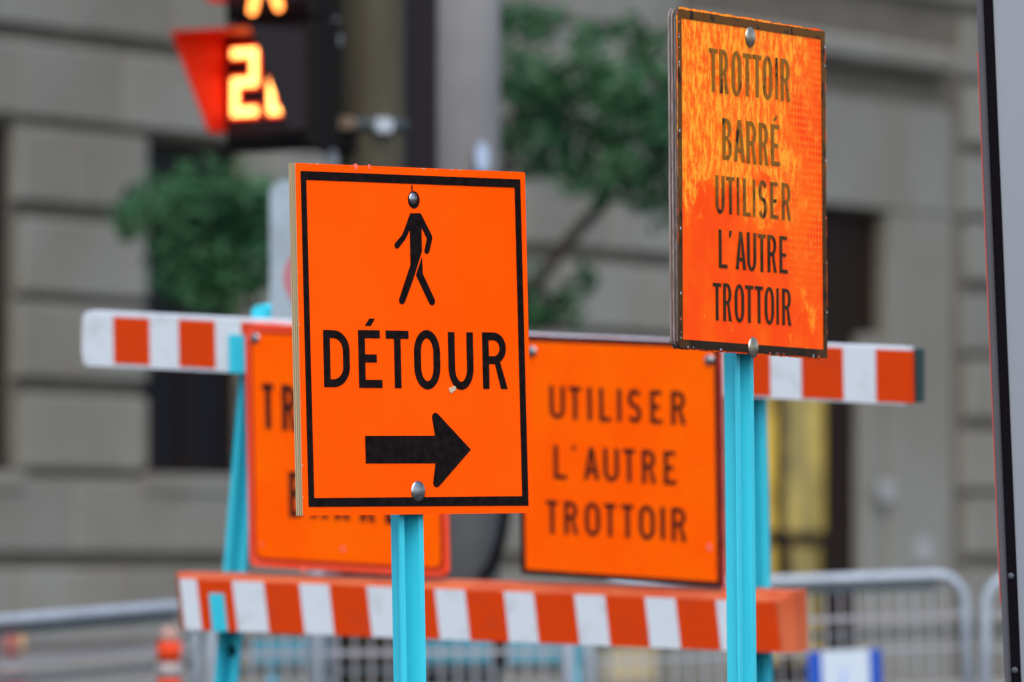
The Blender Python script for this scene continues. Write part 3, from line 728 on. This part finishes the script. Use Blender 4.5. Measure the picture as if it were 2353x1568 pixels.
# ------------------------------------------------------------------ flanged steel posts (same section everywhere)
def channel(name, fr, u, v0, v1, w, mt, parent, half=.040, depth=.030, wall=.004, fl=.016):
    """hat section, open side forward: flanges at w, web at w - depth"""
    i = half - fl
    prof = [(-half, w), (-i, w), (-i + .006, w - depth + wall), (i - .006, w - depth + wall), (i, w), (half, w),
            (half, w - wall), (i + wall, w - wall), (i - .002 + .001, w - depth), (-i + .002 - .001, w - depth), (-i - wall, w - wall), (-half, w - wall)]
    n = len(prof)
    V = [(u + p[0], v0, p[1]) for p in prof] + [(u + p[0], v1, p[1]) for p in prof]
    Fc = [(j, j + n, (j + 1) % n + n, (j + 1) % n) for j in range(n)]
    Fc = [f[::-1] for f in Fc]
    Fc += [tuple(range(n, 2 * n)), tuple(range(n))[::-1]]
    # split caps into quads of the hat to stay clean
    Fc = Fc[:n]
    quads = [(0, 1, 10, 11), (1, 2, 9, 10), (2, 3, 8, 9), (3, 4, 7, 8), (4, 5, 6, 7)]
    for q in quads: Fc.append(q); Fc.append(tuple(x + n for x in q[::-1]))
    return mesh_obj(name, V, Fc, mt, parent, fr.M)

def post_u(fr, xl, xr, y, half, depth, fl):
    """where the section stands so that its silhouette is centred between two sight lines"""
    def px(u, w):
        p = fr.P(u, fr.uv((xl + xr) / 2, y)[1], w) - Vector((0, 0, CAMZ)); return CX + FP * p.x / p.y
    u = fr.uv((xl + xr) / 2, y)[0]
    for _ in range(6):
        c = [px(u + a, w) for a, w in ((-half, 0), (half, 0), (-half + fl, -depth), (half - fl, -depth))]
        u += fr.uv((xl + xr) / 2, y)[0] - fr.uv((min(c) + max(c)) / 2, y)[0]
    print('post silhouette', min(c), max(c)); return u

# ------------------------------------------------------------------ barricade
BF = Frame(at(1120, 1050, 18.2), yaw=-36.0, pitch=5.3, roll=-2.65)
bar = thing('barricade', 'orange and white striped barricade with two rails on turquoise steel legs', 'barricade', (BF.o.x, BF.o.y, 0))
# upper rail: white board with orange film stripes
ur = slab('upper_rail', BF, [poly(BF, [(222, 714), (700, 736), (1000, 754), (1300, 769), (1600, 782), (1750, 783), (2101, 797), (2101, 928), (1200, 884), (222, 838), (214, 828), (211, 800), (211, 750), (214, 722)], PP)], .0, .040, M_WHITE, bar)
def yl(x, a, b): return a[1] + (b[1] - a[1]) * (x - a[0]) / (b[0] - a[0])
for x0, x1 in ((262, 344), (412, 495), (556, 648), (708, 792), (860, 945), (1015, 1100), (1175, 1262), (1338, 1426), (1505, 1594), (1676, 1770), (1843, 1938), (2014, 2100)):
    t0, t1 = yl(x0, (262, 728), (2098, 806)), yl(x1, (262, 728), (2098, 806))
    b0, b1 = yl(x0, (262, 835), (2098, 927)), yl(x1, (262, 835), (2098, 927))
    slab('stripe', BF, [poly(BF, [(x0 - 1, t0), (x1 - 1, t1), (x1 + 1, b1), (x0 + 1, b0)], PP, .04)], .0405, .0420, M_STRIPE, ur)
ec = poly(BF, [(2102, 801), (2116, 803), (2116, 925), (2102, 926)], PP, .02)
slab('end_cap', BF, [ec], .004, .030, mat('dark green end cap', (.03, .055, .055), .6), ur)
# lower rail: orange hollow plastic plank with bevelled rim, white film stripes
q = [poly(BF, [p], PP, .05)[0] for p in ((404, 1317), (1826, 1359), (1830, 1500), (416, 1448))]
f_ = [poly(BF, [p], PP, .07)[0] for p in ((415, 1330), (1792, 1384), (1798, 1500), (424, 1446))]
V = [(p[0], p[1], .0) for p in q] + [(p[0], p[1], .05) for p in q] + [(p[0], p[1], .07) for p in f_]
Fc = [(0, 1, 2, 3), (11, 10, 9, 8)] + [(s + i, s + 4 + i, s + 4 + (i + 1) % 4, s + (i + 1) % 4) for s in (0, 4) for i in range(4)]
lr = mesh_obj('lower_rail', V, Fc, M_RIM, bar, BF.M)
T0, T1, B0, B1 = (405, 1330), (1800, 1385), (405, 1446), (1800, 1500)
def band(x0, x1, mt, w0, dx=13):
    slab('stripe', BF, [poly(BF, [(x0, yl(x0, T0, T1)), (x1, yl(x1, T0, T1)), (x1 + dx, yl(x1 + dx, B0, B1)), (x0 + dx, yl(x0 + dx, B0, B1))], PP, .0705)], w0, w0 + .0012, mt, lr)
wh = [(413, 452), (534, 606), (688, 756), (843, 913), (999, 1068), (1158, 1226), (1320, 1390), (1482, 1552), (1645, 1717)]
for i, (x0, x1) in enumerate(wh):
    band(x0, x1, M_WHITE, .0705)
    xn = wh[i + 1][0] if i + 1 < len(wh) else 1782
    band(x1 + .3, xn - .3, M_STRIPE, .0705)
# legs
def leg(xt, yt, xb, yb):
    a = Vector((*BF.uv(xt, yt, -.003), 0)); b = Vector((*BF.uv(xb, yb, -.003), 0))
    A, B = BF.P(a.x, a.y, -.003), BF.P(b.x, b.y, -.003)
    d = (A - B).normalized(); nn = (BF.n - d * BF.n.dot(d)).normalized(); rr_ = d.cross(nn)
    B0_ = B - d * (B.z / d.z)
    f = Frame(B0_, axes=(rr_, d, nn)); Ln = (A - B0_).length
    lg = channel('leg', f, 0, 0.03, Ln, 0, M_TURQ, bar, half=.034, depth=.034)
    mesh = box('skid_foot', Frame(Vector((B0_.x, B0_.y, 0)), yaw=-36), -.035, .0, -.42, .035, .03, .36, M_TURQ, bar)
    return f
lf = leg(585, 748, 522, 1500)
rf = leg(1727, 800, 1743, 1520)
# hook plates holding the rails, bolts
slab('hook_plate', BF, [poly(BF, [(525, 769), (575, 771), (575, 859), (526, 856)], PP, .046)], .0425, .047, M_TURQ, bar)
slab('hook_plate', BF, [poly(BF, [(479, 1364), (510, 1365), (519, 1452), (487, 1451)], PP, .08)], .0722, .078, M_TURQ, bar)
slab('leg_tip', BF, [poly(BF, [(576, 735), (575, 716), (583, 703), (604, 699), (608, 706), (606, 735)], PP, .0)], -.03, -.004, M_TURQ, bar)
lw = BF.uv(533, 1496, .0)
slab('bolt_hole', BF, [ell(lw[0], lw[1], .010, .016, 14)], -.006, .001, M_BLACK, bar)

# ------------------------------------------------------------------ signs on the barricade
Z7 = zc(2050, 1250, 1.3633); Z4 = zc(0, 900, 1.568)
def quad(fr, pts, w): return [fr.uv(x, y, w) for x, y in pts]
w_ = .060
rs = thing('closure_sign', 'square orange sign reading utiliser l\'autre trottoir bolted on the striped barricade', 'sign', BF.P(*BF.uv(1426, 1335, w_), w_))
rc = quad(BF, [(1186, 770), (1649, 788), (1658, 1351), (1197, 1320)], w_)
slab('board', BF, [rc], .0425, .058, M_SGNEDGE, rs)
ri = quad(BF, [(1198, 784), (1640, 801), (1648, 1337), (1208, 1308)], w_)
fcs = slab('face', BF, [ri], .0582, .0595, M_SGN, rs)
slab('border', BF, [[rc, ri]], .0582, .0598, M_BRINK, rs)
R1 = [('U', 203, 285, 400, 580), ('T', 310, 373, 405, 585), ('I', 410, 432, 408, 588), ('L', 474, 535, 412, 594), ('I', 572, 593, 416, 596), ('S', 630, 702, 418, 602), ('E', 752, 816, 426, 606), ('R', 866, 944, 430, 612)]
R2 = [('L', 226, 293, 725, 908), ("'", 318, 348, 727, 752), ('A', 390, 472, 738, 912), ('U', 497, 580, 742, 922), ('T', 606, 668, 745, 924), ('R', 706, 782, 750, 932), ('E', 826, 892, 757, 938)]
R3 = [('T', 186, 247, 1025, 1207), ('R', 283, 357, 1030, 1210), ('O', 395, 478, 1036, 1220), ('T', 502, 563, 1043, 1222), ('T', 596, 660, 1048, 1230), ('O', 690, 776, 1052, 1240), ('I', 808, 831, 1060, 1236), ('R', 868, 948, 1066, 1248)]
for wd in (R1, R2, R3): word(BF, wd, .0598, .001, M_BRINK, rs, Z7, .145, .125, wplane=w_)
for (x, y) in ((1222, 808), (1630, 828)):
    uu = BF.uv(x, y, w_); dome('bolt', BF, uu[0], uu[1], .0597, .014, .007, M_BOLT, rs)
for (x, y, r_) in ((1630, 1258, .006),):
    uu = BF.uv(x, y, w_); slab('scuff', BF, [ell(uu[0], uu[1], r_, r_ * 1.6, 12)], .0598, .0604, M_SCUFF, rs)

ls = thing('closure_sign', 'square orange sign with rounded corners reading trottoir barré behind the detour board', 'sign', BF.P(*BF.uv(800, 1312, w_), w_))
lc4 = quad(BF, [(559, 742), (1011, 762), (1026, 1330), (574, 1302)], w_)
us = [p[0] for p in lc4]; vs = [p[1] for p in lc4]
u0, u1, v0, v1 = (us[0] + us[3]) / 2, (us[1] + us[2]) / 2, (vs[2] + vs[3]) / 2, (vs[0] + vs[1]) / 2
slab('board', BF, [rrect(u0, v0, u1, v1, .022)], .0425, .058, M_SGNRIM, ls)
slab('face', BF, [rrect(u0 + .022, v0 + .024, u1 - .012, v1 - .022, .02)], .0582, .0595, M_SGN, ls)
slab('border_line', BF, [[rrect(u0 + .016, v0 + .018, u1 - .006, v1 - .016, .024), rrect(u0 + .023, v0 + .025, u1 - .013, v1 - .023, .019)]], .0582, .0599, M_REDLINE, ls)
slab('border_line', BF, [[rrect(u0 + .003, v0 + .003, u1 - .003, v1 - .003, .02), rrect(u0 + .005, v0 + .005, u1 - .005, v1 - .005, .019)]], .0582, .0597, M_SGNEDGE, ls)
L1 = [('T', 603, 629, 882, 986), ('R', 648, 682, 885, 990), ('O', 700, 738, 888, 992), ('T', 752, 780, 890, 994), ('T', 792, 820, 892, 996), ('O', 834, 872, 894, 999), ('I', 892, 902, 897, 1001), ('R', 922, 956, 899, 1004)]
L2 = [('B', 664, 700, 1084, 1189), ('A', 713, 753, 1086, 1191), ('R', 769, 803, 1090, 1195), ('R', 827, 861, 1093, 1199), ('E', 885, 916, 1096, 1204)]
for wd in (L1, L2): word(BF, wd, .0598, .001, M_BRINK, ls, PP, .15, .13, wplane=w_)
slab('lettering', BF, [poly(BF, [(895, 1086), (906, 1066), (918, 1067), (904, 1087)], PP, w_)], .0598, .0608, M_BRINK, ls)
uu = BF.uv(586, 778, w_); dome('bolt', BF, uu[0], uu[1], .0585, .014, .007, M_BOLT, ls)
for (x, y, r_) in ((788, 1262, .006), (697, 1310, .007), (600, 1250, .004)):
    uu = BF.uv(x, y, w_); slab('scuff', BF, [ell(uu[0], uu[1], r_, r_, 12)], .0599, .0604, M_SCUFF, ls)

# ------------------------------------------------------------------ detour sign
DF = Frame(Vector((-0.1662, 13.0231, 0.3886 + CAMZ)), yaw=49.28, pitch=-1.02, roll=0.74)
ds = thing('detour_sign', 'clean orange plywood sign reading détour with walking figure and black arrow on turquoise post', 'sign', (DF.o.x, DF.o.y, 0))
H = .3; TH = .0155
face = slab('face', DF, [rrect(-H, -H, H, H, .004)], -.0004, .0, M_DET, ds)
npl = 7
for i in range(npl):
    a_ = -.0006 - TH * (i + 1) / npl; b_ = -.0006 - TH * i / npl
    ins = random.uniform(.0, .0012)
    slab('ply', DF, [rect(-H + ins, -H + ins, H - ins, H - ins)], a_, b_ - .00005, M_PLYA if i % 2 == 0 else M_PLYB, ds)
ZA = zc(1100, 600, 1.0245); ZB = zc(1100, 600, 2.24); ZC = zc(1150, 1250, 1.845)
bo = poly(DF, [(104, 86), (1004, 121), (1038, 1458), (137, 1463)], ZA); bi = poly(DF, [(127, 123), (981, 155), (1012, 1419), (160, 1427)], ZA)
slab('border', DF, [[bo, bi]], .0003, .0009, M_INK, ds)
LT = [('D', 265, 457, 131, 552), ('E', 523, 695, 131, 557), ('T', 727, 895, 135, 559), ('O', 933, 1125, 130, 569), ('U', 1186, 1370, 146, 572), ('R', 1438, 1619, 148, 565)]
word(DF, LT, .0003, .0006, M_INK, ds, ZC, .172, .14)
slab('lettering', DF, [poly(DF, [(568, 98), (603, 45), (643, 46), (613, 100)], ZC)], .0003, .0009, M_INK, ds)
arrow = [(571, 911), (1087, 910), (1066, 785), (1066, 765), (1072, 748), (1085, 740), (1098, 742), (1110, 752), (1352, 1013), (1125, 1275), (1112, 1287), (1098, 1291), (1083, 1285), (1075, 1272), (1074, 1255), (1090, 1114), (576, 1115)]
slab('arrow', DF, [poly(DF, arrow, ZC)], .0003, .0009, M_INK, ds)
body = [(1208, 572), (1216, 567), (1296, 567), (1306, 573), (1405, 770), (1407, 795), (1383, 905), (1374, 925), (1357, 932), (1341, 924), (1336, 906), (1359, 795), (1311, 697), (1314, 912),
        (1240, 1150), (1163, 1362), (1150, 1380), (1132, 1384), (1115, 1374), (1109, 1355), (1111, 1335), (1212, 1030), (1206, 715), (1170, 795), (1108, 876), (1090, 886), (1074, 878), (1068, 858), (1072, 838), (1137, 762), (1160, 705)]
slab('walking_figure', DF, [poly(DF, body, ZB)], .0003, .0009, M_INK, ds)
leg2 = [(1315, 958), (1323, 1112), (1427, 1335), (1433, 1358), (1427, 1380), (1410, 1394), (1390, 1388), (1378, 1370), (1261, 1122)]
slab('walking_figure', DF, [poly(DF, leg2, ZB)], .0003, .0009, M_INK, ds)
hc = DF.uv(*ZB(1241, 447))
slab('walking_figure', DF, [ell(hc[0], hc[1], .0152, .0150, 30)], .0003, .0009, M_INK, ds)
slab('drip_mark', DF, [poly(DF, [(1219, 318), (1228, 318), (1231, 345), (1229, 372), (1224, 372), (1218, 350)], ZB)], .0003, .0008, M_INK, ds)
chip = [(1187, 556), (1205, 553), (1222, 544), (1240, 548), (1236, 565), (1242, 572), (1224, 582), (1203, 599), (1192, 585)]
slab('chip', DF, [poly(DF, chip, ZC)], .0010, .0014, M_CHIP, ds)
for sc_ in ([(700, 125), (735, 126), (738, 150), (725, 185), (712, 165)], [(830, 130), (848, 132), (852, 150), (848, 180), (838, 165)]):
    slab('scuff', DF, [poly(DF, sc_, ZB)], .0003, .0006, M_SCUFF, ds)
for i in range(26):                                  # nicks along the panel edges
    a_ = random.uniform(-H, H); s_ = random.uniform(.001, .0035); e_ = random.choice('LTLT')
    c_ = (-H + .0012, a_) if e_ == 'L' else (a_, H - .001)
    pts = [(c_[0] + math.cos(t) * s_ * random.uniform(.4, 1) * (.35 if e_ == 'L' else 1), c_[1] + math.sin(t) * s_ * random.uniform(.4, 1) * (1 if e_ == 'L' else .4)) for t in [0, 1, 2, 3, 4, 5]]
    pts = [(max(-H + .0002, min(H - .0002, p[0])), max(-H + .0002, min(H - .0002, p[1]))) for p in pts]
    slab('nick', DF, [pts], .0002, .0005, M_CHIP, ds)
b1 = DF.uv(*ZB(1233, 437)); b2 = DF.uv(*ZC(961, 1320))
dome('bolt', DF, b1[0], b1[1], .001, .0105, .0035, M_BOLT, ds); dome('bolt', DF, b2[0], b2[1], .001, .0182, .005, M_BOLT, ds)
# its post: section open to the board's back
PF = Frame(DF.P(0, 0, -TH - .001), yaw=49.28, pitch=-1.02, roll=0.40)
pu = post_u(PF, 904.5, 972.5, 1400, .031, .032, .012)
vz = -PF.o.z / PF.u.z
channel('post', PF, pu, vz + .005, .29, 0, M_TURQ, ds, half=.031, depth=.032, fl=.012)

# ------------------------------------------------------------------ weathered closure sign
EF = Frame(Vector((0.4321, 13.4527, 0.6776 + CAMZ)), yaw=62.04, pitch=-.68, roll=-.43)
es = thing('closure_sign', 'weathered peeling orange sign reading trottoir barré utiliser l\'autre trottoir on tall turquoise post', 'sign', (EF.o.x, EF.o.y, 0))
def ragged(l, amp):
    out = []
    for i in range(len(l)):
        p, q2 = l[i], l[(i + 1) % len(l)]; m = max(1, int(math.dist(p, q2) / .012))
        for j in range(m):
            t = j / m; out.append((p[0] + (q2[0] - p[0]) * t + random.uniform(-amp, amp), p[1] + (q2[1] - p[1]) * t + random.uniform(-amp, amp)))
    return out
slab('face', EF, [ragged(rrect(-H, -H, H, H, .018), .0013)], -.0012, 0, M_WORN, es)
tb = .0185; w_cur = -.0016
for i in range(6):
    t_ = tb / 6; ins = random.uniform(.0, .003)
    slab('ply', EF, [ragged(rrect(-H + ins + .001, -H + ins, H - ins, H - ins, .018), .0009)], w_cur - t_, w_cur - .0001, M_OLDA if i % 2 else M_OLDB, es); w_cur -= t_
ZE = zc(2600, 0, 1.96); ZF = zc(2600, 700, 1.96)
bo = poly(EF, [(213, 70), (1367, 250)], ZE) + poly(EF, [(1388, 1438), (222, 1355)], ZF); bi = poly(EF, [(243, 142), (1337, 308)], ZE) + poly(EF, [(1357, 1370), (255, 1290)], ZF)
slab('border', EF, [[ragged(bo, .0006), bi]], .0006, .0011, M_WORNBRD, es)
E1 = [('T', 460, 527, 382, 717), ('R', 542, 612, 392, 733), ('O', 637, 713, 402, 752), ('T', 727, 793, 422, 750), ('T', 804, 870, 433, 762), ('O', 882, 956, 440, 780), ('I', 980, 999, 455, 778), ('R', 1022, 1094, 464, 792)]
E2 = [('B', 566, 638, 930, 1252), ('A', 655, 740, 943, 1266), ('R', 754, 832, 955, 1282), ('R', 852, 924, 967, 1292), ('E', 946, 1016, 978, 1298)]
E3 = [('U', 511, 582, 6, 304), ('T', 596, 660, 16, 308), ('I', 680, 696, 22, 314), ('L', 727, 787, 30, 322), ('I', 804, 821, 38, 328), ('S', 849, 914, 42, 340), ('E', 941, 1003, 58, 342), ('R', 1031, 1100, 66, 354)]
E4 = [('L', 537, 603, 431, 730), ("'", 610, 640, 438, 490), ('A', 669, 750, 447, 742), ('U', 758, 830, 453, 755), ('T', 843, 905, 465, 760), ('R', 919, 990, 472, 764), ('E', 1013, 1076, 481, 770)]
E5 = [('T', 491, 556, 848, 1140), ('R', 571, 638, 851, 1147), ('O', 661, 736, 857, 1158), ('T', 744, 808, 868, 1159), ('T', 821, 884, 874, 1164), ('O', 896, 970, 878, 1174), ('I', 989, 1007, 890, 1173), ('R', 1034, 1104, 894, 1180)]
for wd, z in ((E1, ZE), (E2, ZE), (E3, ZF), (E4, ZF), (E5, ZF)): word(EF, wd, .0006, .0005, M_WORNINK, es, z, .165, .095)
slab('lettering', EF, [poly(EF, [(961, 944), (982, 910), (998, 915), (980, 948)], ZE)], .0006, .0011, M_WORNINK, es)
b1 = EF.uv(*ZE(779, 291)); b2 = EF.uv(*ZF(803, 1353))
dome('bolt', EF, b1[0], b1[1], .0012, .0185, .006, M_BOLTY, es); dome('bolt', EF, b2[0], b2[1], .0012, .0190, .006, M_BOLTY, es)
for i in range(30):
    a_ = random.uniform(-H, H); s_ = random.uniform(.0015, .004); e_ = random.choice('BBLLR')
    c_ = {'L': (-H + .004, a_), 'B': (a_, -H + .004), 'R': (H - .004, a_)}[e_]
    pts = [(c_[0] + math.cos(t) * s_ * random.uniform(.4, 1) * .8, c_[1] + math.sin(t) * s_ * random.uniform(.4, 1)) for t in range(6)]
    slab('nick', EF, [pts], .0012, .0014, M_SIGNW if i % 3 else M_SCUFF, es)
QF = Frame(EF.P(0, 0, -tb - .004), yaw=62.04, pitch=-.5, roll=.30)
pu = post_u(QF, 1670, 1732, 1200, .034, .032, .013)
vz = -QF.o.z / QF.u.z
channel('post', QF, pu, vz + .005, .28, 0, M_TURQ, es, half=.034, depth=.032, fl=.013)

# ------------------------------------------------------------------ black-edged glass panel at the right
GP = 13.6
GF = Frame(at(2290, 700, GP), yaw=-8, roll=2.38)
gl = thing('glass_panel', 'tilted blue grey glass panel with black bolted edge strip', 'glass panel', (GF.P(.35, 0).x, GF.P(.35, 0).y, 0))
def gx(px, w=0): return GF.uv(px, 700, w)[0]
va = GF.uv(2300, 2000)[1]; vb = GF.uv(2250, -260)[1]
e0 = gx((3933 + 114 * 1219 / 2730) / 1.7408); e1 = gx((3971 + 114 * 1219 / 2730) / 1.7408)
box('edge_strip', GF, e0, va, -.012, e1, vb, .006, M_BLACK, gl, 0.002)
box('glass_edge', GF, e0 - .013, va, -.016, e0 - .0005, vb, -.004, mat('glass side', (.075, .078, .09), .4), gl)
box('red_edge_tape', GF, e0 - .0155, GF.uv(2280, 1390)[1], -.016, e0 - .0135, GF.uv(2250, 120)[1], -.003, mat('red tape', (.36, .07, .06), .5), gl)
box('pane', GF, e1 + .0005, va, -.006, e1 + .75, vb, -.001, M_PANE, gl)
box('edge_strip', GF, e1 + .7505, va, -.012, e1 + .78, vb, .006, M_BLACK, gl, 0.002)
for (sx, sy) in ((4044, 2305), (4059, 2682)):
    uu = GF.uv(sx / 1.7408, sy / 1.7408, .006); dome('bolt', GF, uu[0], uu[1], .006, .006, .003, M_GALVD, gl)
for uu in (.2, .62):
    c_ = GF.P(uu, va + .02, -.03); tube('leg', [Vector((c_.x, c_.y, 0)), c_ + Vector((0, 0, .1))], .022, M_BLACK, gl, 10)
